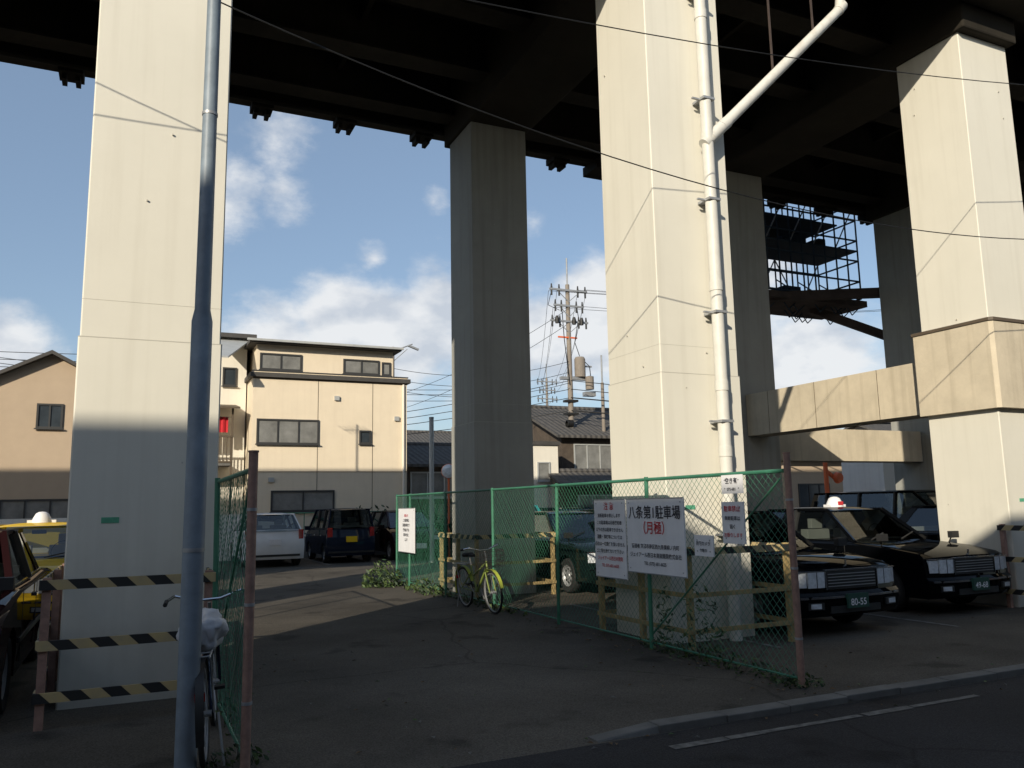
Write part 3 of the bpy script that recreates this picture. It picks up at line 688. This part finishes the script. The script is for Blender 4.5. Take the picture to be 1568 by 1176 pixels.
def wing_extra(e):
    m=MB()
    m.box(0.3,3.0,-1.2,-.02,3.2,3.3,'conc_g')
    for i in range(22): m.box(.3+i*.125,.33+i*.125,-1.2,-1.17,3.3,4.2,'trim')
    m.box(.3,3.0,-1.22,-1.16,4.2,4.26,'trim'); m.box(.3,3.0,-1.22,-1.16,3.3,3.36,'trim')
    for x in (.32,2.95): m.box(x,x+.07,-1.2,-1.13,0,5.3,'trim')
    m.hexa([(.1,-1.5,5.2),(3.2,-1.5,5.2),(3.2,0,5.45),(.1,0,5.45),(.1,-1.5,5.26),(3.2,-1.5,5.26),(3.2,0,5.51),(.1,0,5.51)],'trim')
    m.build('balcony',e)
    c=MB(); c.tube((.3,-.9,4.95),(3,-.9,4.95),.012,'galv',6)
    random.seed(3)
    for i,kk in enumerate(['clothr','clothb','clothr','clothw','clothb','clothw','clothr']):
        x=.4+i*.36
        n=5; h=random.uniform(.55,.9)
        for j in range(n):
            x0=x+j*.06;x1=x+(j+1)*.06; y0=-.9+.03*math.sin(j*2);y1=-.9+.03*math.sin((j+1)*2)
            c.face([(x0,y0,4.95),(x1,y1,4.95),(x1,y1*1.01,4.95-h),(x0,y0*1.01,4.95-h)],kk)
    c.build('laundry',e,fix=False)
    s=MB(); 
    s.hexa([(2.2,-2.9,6.75),(2.6,-2.9,6.75),(3.7,.2,8.0),(2.5,.2,8.0),(2.2,-2.9,6.81),(2.6,-2.9,6.81),(3.7,.2,8.06),(2.5,.2,8.06)],'alul'); s.build('canopy',e)
flat_building('cream_house',.2,3.75,31.6,39,8.0,'beige2',[(1.0,2.6,6.0,7.0,1,'alu','wlit'),(2.9,3.4,6.2,6.9,0,'alu','wglass')],extra=wing_extra,over=.3)
gable_building('tan_house',-4.0,-1.0,30,37,5.95,.8,'tan','roofd',[(-2.85,-2.1,4.35,5.15,1,'alu','wglass'),(-3.7,-1.6,.1,2.1,2,'alu','wlit')],axis='v',over=.3)
gable_building('brown_roof_house',-2.4,.15,33.5,40,6.6,.9,'beige2','roofd',[(-1.0,-.2,4.4,5.3,1,'alu','wglass')],axis='v',over=.4)
flat_building('white_garage_house',-14,-5.2,30,38,4.6,'grey',[(-7.5,-6.2,3.2,4.2,1,'alul','wglass'),(-10,-8.4,3.2,4.2,1,'alul','wglass')])
flat_building('narrow_white_house',14.9,16.3,30.5,36,4.1,'beige2',[(15.3,15.9,2.6,3.4,0,'alul','wlit')],over=.08)
gable_building('wooden_house',10.2,14.2,33,40,3.4,1.0,'wood','tile',[(10.6,13.6,2.0,3.1,3,'alul','wlit')],axis='u')
gable_building('wooden_house',17.3,27.5,32,40,4.7,1.6,'wood','tile',[(17.9,20.6,3.1,4.3,3,'alul','wlit'),(21.4,24.2,3.1,4.3,3,'alul','wlit'),(24.8,27.0,3.1,4.3,2,'alul','wlit'),(18,21,.8,2.2,3,'alul','wlit')],axis='u')
gable_building('wooden_house',16.2,20.0,29.8,31.6,2.5,.4,'wood','tile',[(16.8,18.8,.7,2.0,2,'alul','wlit')],axis='u')
gable_building('tile_roof_house',28.2,35,30,38,3.6,1.3,'tan','tileb',[(29,31,1.0,2.4,2,'alu','wglass'),(32,34.2,1.0,2.4,2,'alu','wglass')],axis='u')
gable_building('tile_roof_house',35.6,44,28,36,4.0,1.6,'grey','tile',[(36.5,39,2.6,3.6,2,'alul','wglass'),(40,43,2.6,3.6,2,'alul','wglass')],axis='u')
flat_building('white_workshop_building',23.2,31,20,21.8,3.6,'whitew',[(26.6,28.6,1.4,2.5,2,'alul','wglass')],over=.06)
flat_building('warehouse',45,60,26,38,5.5,'grey',[(47,51,3,4.4,3,'alul','wglass')])
random.seed(11)
x=-40; i=0
while x<90:
    wd=random.uniform(6,10); h=random.uniform(3.8,5.2)
    vv=44+random.uniform(0,6)
    if i%3: gable_building('background_house',x,x+wd-.6,vv,vv+8,h,random.choice([1.0,1.4]),random.choice(['grey','tan','beige2','wood']),random.choice(['tile','roofd']),[(x+1,x+2.6,h-1.8,h-.8,1,'alul','wglass'),(x+3.4,x+5,h-1.8,h-.8,1,'alul','wglass')])
    else: flat_building('background_house',x,x+wd-.6,vv,vv+8,h+.6,random.choice(['whitew','beige2','grey']),[(x+1,x+2.6,h-1.8,h-.8,1,'alul','wglass')])
    x+=wd; i+=1
w=MB(); w.box(-20,4.2,28.7,28.85,0,1.5,'whitew'); w.box(4.25,14.7,28.7,28.85,0,.7,'conc_g'); w.box(16,22.4,28.7,28.85,0,1.6,'conc_g')
for i in range(30): w.tube((4.4+i*.35,28.78,.7),(4.4+i*.35,28.78,1.5),.015,'green',5)
w.tube((4.25,28.78,1.5),(14.7,28.78,1.5),.02,'green',6)
w.build('boundary_wall',rz=TH)
# street-side buildings opposite (behind the viewpoint) with street facades
def facade(u0,u1,zs):
    def ex(e):
        q=bpy.data.objects.new('street_facade',None); col.objects.link(q); q.parent=e; q.location=(u1-u0,9.5,0); q.rotation_euler=(0,0,math.pi)
        f=MB(); g=MB(); x=1.0
        while x<u1-u0-2.0 or x==1.0:
            w_=min(1.7,u1-u0-1.6)
            for z in zs: window(f,g,x,x+w_,0,z,z+1.3,1,'alul','wglass')
            x+=2.9
        f.build('window_frames',q); g.build('window_glass',q)
    return ex
flat_building('opposite_house',-36,-16.2,-15,-5.5,8.7,'tan',[],extra=facade(-36,-16.2,(1,4.4)))
flat_building('opposite_apartment_building',-16.05,-10.4,-15,-5.5,10.30,'grey',[],extra=facade(-16.05,-10.4,(1,4,7.2)))
flat_building('opposite_shop_building',-10.25,-6.9,-15,-5.5,7.85,'beige2',[],extra=facade(-10.25,-6.9,(1,4.4)))
flat_building('opposite_office_building',-6.75,30,-15,-5.5,9.2,'grey',[],extra=facade(-6.75,30,(1,3.8,6.4)))
# ---------------------------------------------------------------- poles & wires
def upole(name,u,v,h,arms=2,trans=False,r=.16):
    e=empty(name,u,v); p=MB(); p.tube((0,0,0),(0,0,h),r,'cpole',14,r*.6)
    p.tube((0,0,h),(0,0,h+1.3),.04,'galv',8)
    for i in range(arms):
        z=h-.35-.75*i; s=1 if i%2==0 else .8
        p.box(-1.0*s,1.0*s,-.14,-.06,z,z+.09,'galv'); p.bar((-.6*s,-.1,z),(0,-.1,z-.5),.03,.03,'galv'); p.bar((.6*s,-.1,z),(0,-.1,z-.5),.03,.03,'galv')
        for x in (-.9,-.5,.5,.9):
            p.tube((x*s,-.1,z+.09),(x*s,-.1,z+.3),.05,'blackp',8,.03); p.tube((x*s,-.1,z-.25),(x*s,-.1,z),.045,'blackp',8)
    if trans:
        p.lathe([(.001,.0),(.26,0),(.26,.85),(.2,.95),(.001,.97)],(.55,0,h-4.4),'cpole','z',18); p.lathe([(.001,.0),(.2,0),(.2,.6),(.001,.65)],(.9,-.25,h-5.0),'cpole','z',16)
        p.box(-.5,.9,-.1,.1,h-4.55,h-4.42,'galv'); p.box(-.6,.4,-.1,-.04,h-2.6,h-2.53,'orange'); p.box(.4,1.2,.0,.08,h-3.9,h-3.83,'galv')
        p.path([(.55,0,h-3.4),(.2,-.2,h-2.8),(.5,-.1,h-1.6),(.4,-.1,h-.9)],.018,'rub',4); p.path([(-.4,-.1,h-.8),(-.3,-.1,h-2.6),(-.1,-.15,h-4.8)],.02,'rub',4)
        p.path([(-.85,-.1,h-.2),(-1.1,-.1,h-1.1),(-.5,-.1,h-1.3)],.015,'rub',4)
        for x in (-.7,.2,.6): p.lathe([(.001,0),(.09,0),(.11,.18),(.06,.35),(.001,.36)],(x,-.2,h-1.95),'blackp','z',10)
        p.box(.7,1.25,-.2,.1,h-5.3,h-5.1,'galv'); p.path([(.55,-.1,h-3.5),(.95,-.2,h-3.9),(1.05,-.2,h-4.9)],.02,'rub',4)
        for z in (h-6.2,h-5.6): p.box(-.3,.3,-.2,.2,z,z+.1,'blackp')
        p.lathe([(.12,0),(.17,.02),(.17,.3),(.12,.32)],(-.3,-.1,h-6.6),'rub','x',14)
        for i in range(12): p.tube((-.22 if i%2 else .05,-.1,2+i*.55),(.0 if i%2 else .24,-.1,2+i*.55),.012,'galv',5)
    p.build('pole_and_crossarms',e); return e
def uv(X,Y): return (X*CT+Y*ST,-X*ST+Y*CT)
a=uv(2.7,37.5); upole('utility_pole',a[0],a[1],11.9,3,True)
b=uv(3.0,70); upole('utility_pole',b[0],b[1],12.5,3)
b=uv(-21.5,60); upole('utility_pole',b[0],b[1],9.5,2)
b=uv(4.2,37.6); upole('utility_pole',b[0],b[1],7.2,0,r=.12)
c=uv(-5.5,37.2); e=empty('street_lamp',c[0],c[1]); p=MB(); p.tube((0,0,0),(0,0,9.0),.11,'cpole',10,.08); p.tube((0,0,8.8),(.95,0,9.2),.03,'galv',6); p.bar((.75,0,9.12),(1.25,0,8.95),.14,.08,'galv'); p.tube((0,0,8.3),(.7,0,8.95),.02,'galv',6); p.build('lamp_post',e)
c=uv(-2.45,24.5); e=empty('marker_pole',c[0],c[1]); p=MB(); p.tube((0,0,0),(0,0,4.25),.07,'alul',10); p.tube((0,0,4.25),(0,0,4.3),.075,'galv',10); p.build('pole',e)
c=uv(-2.1,26.5); e=empty('convex_mirror',c[0],c[1],0,0); p=MB(); p.tube((0,0,0),(0,0,2.9),.035,'orange',8); p.lathe([(.001,-.08),(.12,-.07),(.22,-.03),(.24,.02),(.001,.03)],(0,-.05,2.75),['lamp','lamp','orange','orange'],'y',20); p.build('mirror',e)
for (X,Y,h) in ((-9.0,22.5,8.2),(6.3,33,9.0),(-1.2,44,8.6)):
    c=uv(X,Y); e=empty('tv_antenna_mast',c[0],c[1]); p=MB(); p.tube((0,0,0),(0,0,h),.03,'galv',6); p.tube((-.5,0,h-.2),(.5,0,h-.2),.012,'galv',4)
    for i in range(6): p.tube((-.45+i*.18,-.25,h-.2),(-.45+i*.18,.25,h-.2),.008,'galv',4)
    p.build('mast',e)
def wire(m,p,q,sag,r=.012,n=18):
    p=Vector(p);q=Vector(q);pts=[]
    for i in range(n+1):
        t=i/n; o=p.lerp(q,t); o.z-=sag*4*t*(1-t); pts.append(o)
    m.path(pts,r,'rub',5)
w=MB()
P=Vector((2.7,37.4,11.5))
for dx,dz in ((-.9,.1),(-.5,.1),(.5,.1),(.9,.1),(-.7,-.7),(.7,-.7)):
    wire(w,P+Vector((dx,0,dz)),Vector((3.0+dx,70,12+dz)),1.0,.01)
    wire(w,P+Vector((dx,0,dz)),Vector((28+dx,34,11.5+dz)),.9,.010)
for dz in (-4.2,-4.6,-5.0,-5.6): wire(w,P+Vector((0,0,dz)),Vector((-30,46,7.0+dz*.12)),1.2,.016); wire(w,P+Vector((0,0,dz)),Vector((34,30,6.9+dz*.3)),.9,.018 if dz>-5 else .03)
wire(w,P+Vector((0,0,-.8)),Vector((-12,52,8.0)),1.0,.012); wire(w,P+Vector((0,0,-1.5)),Vector((-12,52,7.0)),1.0,.012)
for dz in (0,.5,1.0): wire(w,Vector((-5.5,37.2,8.0-dz)),Vector((2.7,37.4,8.2-dz)),.5,.012); wire(w,Vector((-5.5,37.2,8.6-dz*.6)),Vector((-40,24,8.8-dz*.6)),.7,.014)
for dz in (0,.35,.8): wire(w,Vector((-40,46,12.5-dz)),Vector((0,60,10.2-dz)),1.2,.02)
w.build('distant_power_lines',fix=False)
w=MB(); pts=[]
for i in range(61):
    uu=-8+i*.45; pts.append(W(uu,6.5,4.78+.018*(uu-7.6)**2))
w.path(pts,.0065,'rub',5)
w.build('overhead_cable',fix=False)
w=MB(); pts=[W(-8+i*.9,6.5,6.15+.0062*(-8+i*.9+2)**2) for i in range(31)]; w.path(pts,.006,'rub',5); w.build('overhead_cable',fix=False)
# ---------------------------------------------------------------- scaffold on deck edge
e=empty('scaffold_platform',14.3,16.2)
s=MB(); LN=4.2
for x in [i*.42 for i in range(11)]:
    for y in (0,1.5):
        s.tube((x,y,7.2),(x,y,10.3),.026,'net',6)
for z in (7.2,7.7,8.3,8.9,9.5,10.0):
    for y in (0,1.5): s.tube((0,y,z),(LN,y,z),.026,'net',6)
    s.tube((0,0,z),(0,1.5,z),.025,'net',6); s.tube((LN,0,z),(LN,1.5,z),.025,'net',6)
for i in range(5):
    s.tube((i*.84,1.5,7.2+(i%2)*1.4),((i+1)*.84,1.5,8.6-(i%2)*1.4),.02,'galv',5); s.tube((i*.84,0,8.6),((i+1)*.84,0,10),.02,'galv',5)
    s.tube((i*.84,0,7.2),((i+1)*.84,1.5,8.0),.02,'net',5)
s.box(-.1,LN+.1,-.1,1.6,6.95,7.12,'rustd'); s.box(.2,LN,0,1.5,8.58,8.62,'net'); s.box(.9,LN-.6,.1,1.4,9.3,9.34,'net')
s.bar((LN-1.2,.7,6.95),(LN+1.0,-1.1,5.6),.18,.22,'rustd'); s.bar((.4,.5,7.0),(LN,-1.2,7.1),.2,.25,'rustd')
random.seed(5)
for i in range(22):
    x=random.uniform(0,LN); y=random.uniform(0,1.5); s.path([(x,y,7.0),(x+.2,y,6.75),(x+.45,y,6.95)],.015,'net',4)
for i in range(14):
    x=random.uniform(0,LN-.5); z=random.choice((7.15,8.64)); h=random.uniform(.1,.4); s.box(x,x+random.uniform(.2,.6),.3,.9,z,z+h,random.choice(('net','rustd','blackp')))
s.build('scaffold_frame',e)
n_=MB(); n_.face([(-.02,1.52,7.2),(-.02,-.02,7.2),(-.02,-.02,10.2),(-.02,1.52,10.2)],'net'); 
for i in range(5):
    if i!=2: n_.face([(i*.84,1.53,8.65),(i*.84+.75,1.53,8.65),(i*.84+.75,1.53,9.6 if i%2 else 9.2),(i*.84,1.53,9.6 if i%2 else 9.2)],'net')
n_.face([(0,1.53,7.2),(.8,1.53,7.2),(.8,1.53,8.3),(0,1.53,8.5)],'net')
n_.build('safety_net',e,fix=False)
e=empty('service_cabinet',17.6,14.0); s=MB(); s.box(.3,1.7,-.25,-.15,4.0,5.2,'soffit2'); s.box(.3,1.7,-.5,-.25,6.0,6.2,'soffit'); s.tube((.1,-.3,3),(.1,-.3,7),.05,'galv',8); s.tube((-.4,-.4,4.35),(.2,-.4,4.45),.12,'rustd',8); s.build('cabinet',e)
e=empty('orange_level_gate',21.6,21.0); s=MB(); s.tube((0,0,0),(0,0,3.4),.08,'orange',10); s.bar((0,0,2.6),(.45,-.0,2.3),.1,.1,'orange'); s.lathe([(.001,-.1),(.16,-.08),(.2,.05),(.001,.06)],(.45,-.1,2.35),'orange','y',14); s.build('gate_post',e)
# ---------------------------------------------------------------- weeds / leaves
def clump(name,u,v,n,rx,ry,h,k='leaf',ls=.05,z0=0,k2='leafd'):
    e=MB()
    for i in range(n):
        r=random.random()**.5; t=random.uniform(0,6.28); x=rx*r*math.cos(t); y=ry*r*math.sin(t)
        z=z0+h*random.random()**1.3*(1-.6*r)
        d=Vector((random.gauss(0,1),random.gauss(0,1),random.gauss(0,.7)+.5)).normalized(); a=d.orthogonal().normalized(); s=ls*random.uniform(.6,1.5)
        c=Vector((x,y,z)); b=d.cross(a)
        e.face([c-a*s*.35,c+b*s*.9-a*0,c+a*s*.35,c-b*s*.9],k if random.random()<.6 else k2)
        if random.random()<.12: e.tube((x*.8,y*.8,0 if z0==0 else z-.05),(x,y,z),.003,k2,3,cap=False)
    return e.build(name,loc=W(u,v,0),rz=TH,fix=False)
random.seed(21)
clump('weeds',4.85,16.9,600,.45,.4,.65,ls=.05)
clump('weeds',5.2,15.2,350,.25,1.2,.3,ls=.045)
clump('weeds',5.3,12.6,260,.15,1.6,.18,ls=.04)
clump('weeds',5.38,6.9,420,.16,1.3,.2,ls=.03)
clump('vine',5.42,7.1,160,.08,.35,.9,ls=.035,z0=.1)
clump('vine',5.42,7.75,90,.05,.15,.8,ls=.035,z0=.1)
clump('weeds',5.4,5.75,160,.25,.2,.12,ls=.025)
clump('weeds',.75,8.5,260,.12,2.2,.2,ls=.035)
clump('weeds',.7,5.75,120,.2,.15,.15,ls=.025)
clump('hedge',8.0,29.4,1600,2.6,.35,2.0,'leafd',ls=.11)
clump('hedge',11.8,29.6,1200,1.8,.4,1.9,'leafd',ls=.11)
clump('hedge',2.0,29.6,700,1.4,.35,1.8,'leafd',ls=.11)
m=MB()
for i in range(420):
    q=random.random()
    if q<.4: x=random.gauss(5.25,.25); y=random.uniform(5.3,13)
    elif q<.7: x=random.uniform(-2,14); y=random.gauss(5.0,.12)
    else: x=random.uniform(.8,12); y=random.uniform(5.3,10)
    s=random.uniform(.012,.035); t=random.uniform(0,6.28); c_=math.cos(t)*s; d_=math.sin(t)*s; zz=.016+random.uniform(0,.01)
    m.face([(x-c_,y-d_,zz),(x+d_*.5,y-c_*.5,zz+.01),(x+c_,y+d_,zz),(x-d_*.5,y+c_*.5,zz+.006)],random.choice(('leafb','leafb','conc_g','leaf')))
m.build('leaf_litter',rz=TH,fix=False)
# ---------------------------------------------------------------- world / light
SAZ=math.radians(202); SEL=math.radians(22.3)
wd=bpy.data.worlds.new('World'); scene.world=wd; wd.use_nodes=True; nt=wd.node_tree; N=nt.nodes; L=nt.links
bg=N['Background']; bg.inputs[1].default_value=.12
sky=N.new('ShaderNodeTexSky'); sky.sky_type='NISHITA'; sky.sun_disc=False; sky.sun_elevation=SEL; sky.sun_rotation=SAZ; sky.air_density=1.0; sky.dust_density=1.0; sky.ozone_density=1.6
tc=N.new('ShaderNodeTexCoord')
def math_(op,a,b=None,cl=False):
    n=N.new('ShaderNodeMath'); n.operation=op; n.use_clamp=cl
    for i,x in enumerate((a,b)):
        if x is None: continue
        if isinstance(x,(int,float)): n.inputs[i].default_value=x
        else: L.new(x,n.inputs[i])
    return n.outputs[0]
wn=N.new('ShaderNodeTexNoise'); wn.inputs['Scale'].default_value=8; wn.inputs['Detail'].default_value=9; wn.inputs['Roughness'].default_value=.62
mp=N.new('ShaderNodeMapping'); mp.inputs['Scale'].default_value=(1,1,1.7); L.new(tc.outputs['Generated'],mp.inputs['Vector']); L.new(mp.outputs[0],wn.inputs['Vector'])
blobs=[((-.285,.944,.45),.07,.74),((-.33,.94,.405),.06,.7),((-.35,.945,.37),.06,.66),((-.275,.95,.385),.05,.6),
 ((-.165,.96,.30),.03,.75),((-.09,.97,.255),.07,1.05),((-.2,.96,.225),.08,1.1),((-.13,.97,.20),.11,1.15),((.0,.98,.21),.10,1.1),((-.28,.96,.19),.08,1.0),((.10,.98,.255),.07,1.1),((.08,.98,.20),.10,1.15),((.17,.97,.18),.10,1.1),
 ((.30,.94,.27),.07,.9),((.34,.93,.15),.12,1.15),((.27,.95,.17),.09,1.1),((-.60,.80,.19),.06,1.0),((-.53,.84,.175),.06,.9),((-.09,.93,.36),.03,.5),((.03,.93,.33),.04,.55)]
cur=None
for (c_,r_,w_) in blobs:
    cv=Vector(c_).normalized(); d_=N.new('ShaderNodeVectorMath'); d_.operation='DISTANCE'; L.new(tc.outputs['Generated'],d_.inputs[0]); d_.inputs[1].default_value=cv
    s_=math_('MULTIPLY',math_('SUBTRACT',1.0,math_('DIVIDE',d_.outputs['Value'],r_*1.3),True),w_)
    cur=s_ if cur is None else math_('MAXIMUM',cur,s_)
val=math_('ADD',math_('MULTIPLY',cur,.62),math_('MULTIPLY',wn.outputs['Fac'],.85))
mr=N.new('ShaderNodeMapRange'); mr.interpolation_type='SMOOTHSTEP'; mr.inputs[1].default_value=.60; mr.inputs[2].default_value=.92; L.new(val,mr.inputs[0])
cc=N.new('ShaderNodeMix'); cc.data_type='RGBA'; cc.inputs[6].default_value=(4.9,5.3,5.9,1); cc.inputs[7].default_value=(7.2,7.3,7.4,1)
n2=N.new('ShaderNodeTexNoise'); n2.inputs['Scale'].default_value=12; n2.inputs['Detail'].default_value=5; L.new(mp.outputs[0],n2.inputs['Vector'])
mr2=N.new('ShaderNodeMapRange'); mr2.inputs[1].default_value=.36; mr2.inputs[2].default_value=.54; L.new(n2.outputs['Fac'],mr2.inputs[0]); L.new(mr2.outputs[0],cc.inputs[0])
hz=N.new('ShaderNodeMix'); hz.data_type='RGBA'; hz.inputs[7].default_value=(3.2,4.3,5.9,1); L.new(sky.outputs[0],hz.inputs[6]); hz.inputs[0].default_value=.33
mx=N.new('ShaderNodeMix'); mx.data_type='RGBA'; L.new(hz.outputs[2],mx.inputs[6]); L.new(cc.outputs[2],mx.inputs[7]); L.new(math_('MULTIPLY',mr.outputs[0],.92),mx.inputs[0])
L.new(mx.outputs[2],bg.inputs[0])
sl=bpy.data.lights.new('sun','SUN'); sl.energy=5.0; sl.angle=math.radians(.5); sl.color=(1,.90,.73); so=bpy.data.objects.new('sun',sl); col.objects.link(so)
tow=Vector((math.sin(SAZ)*math.cos(SEL),math.cos(SAZ)*math.cos(SEL),math.sin(SEL))); so.rotation_euler=tow.to_track_quat('Z','Y').to_euler(); so.location=(0,-20,30)
# ---------------------------------------------------------------- camera
cd=bpy.data.cameras.new('camera'); cd.lens=28.7; cd.sensor_width=36; cd.clip_end=2000; co=bpy.data.objects.new('camera',cd); col.objects.link(co)
co.matrix_world=Matrix.Translation((0,0,1.6))@Matrix.Rotation(math.pi/2+math.radians(8.5),4,'X')@Matrix.Rotation(math.radians(-1.1),4,'Z')
scene.camera=co
scene.view_settings.view_transform='Standard'; scene.view_settings.look='None'; scene.view_settings.exposure=0
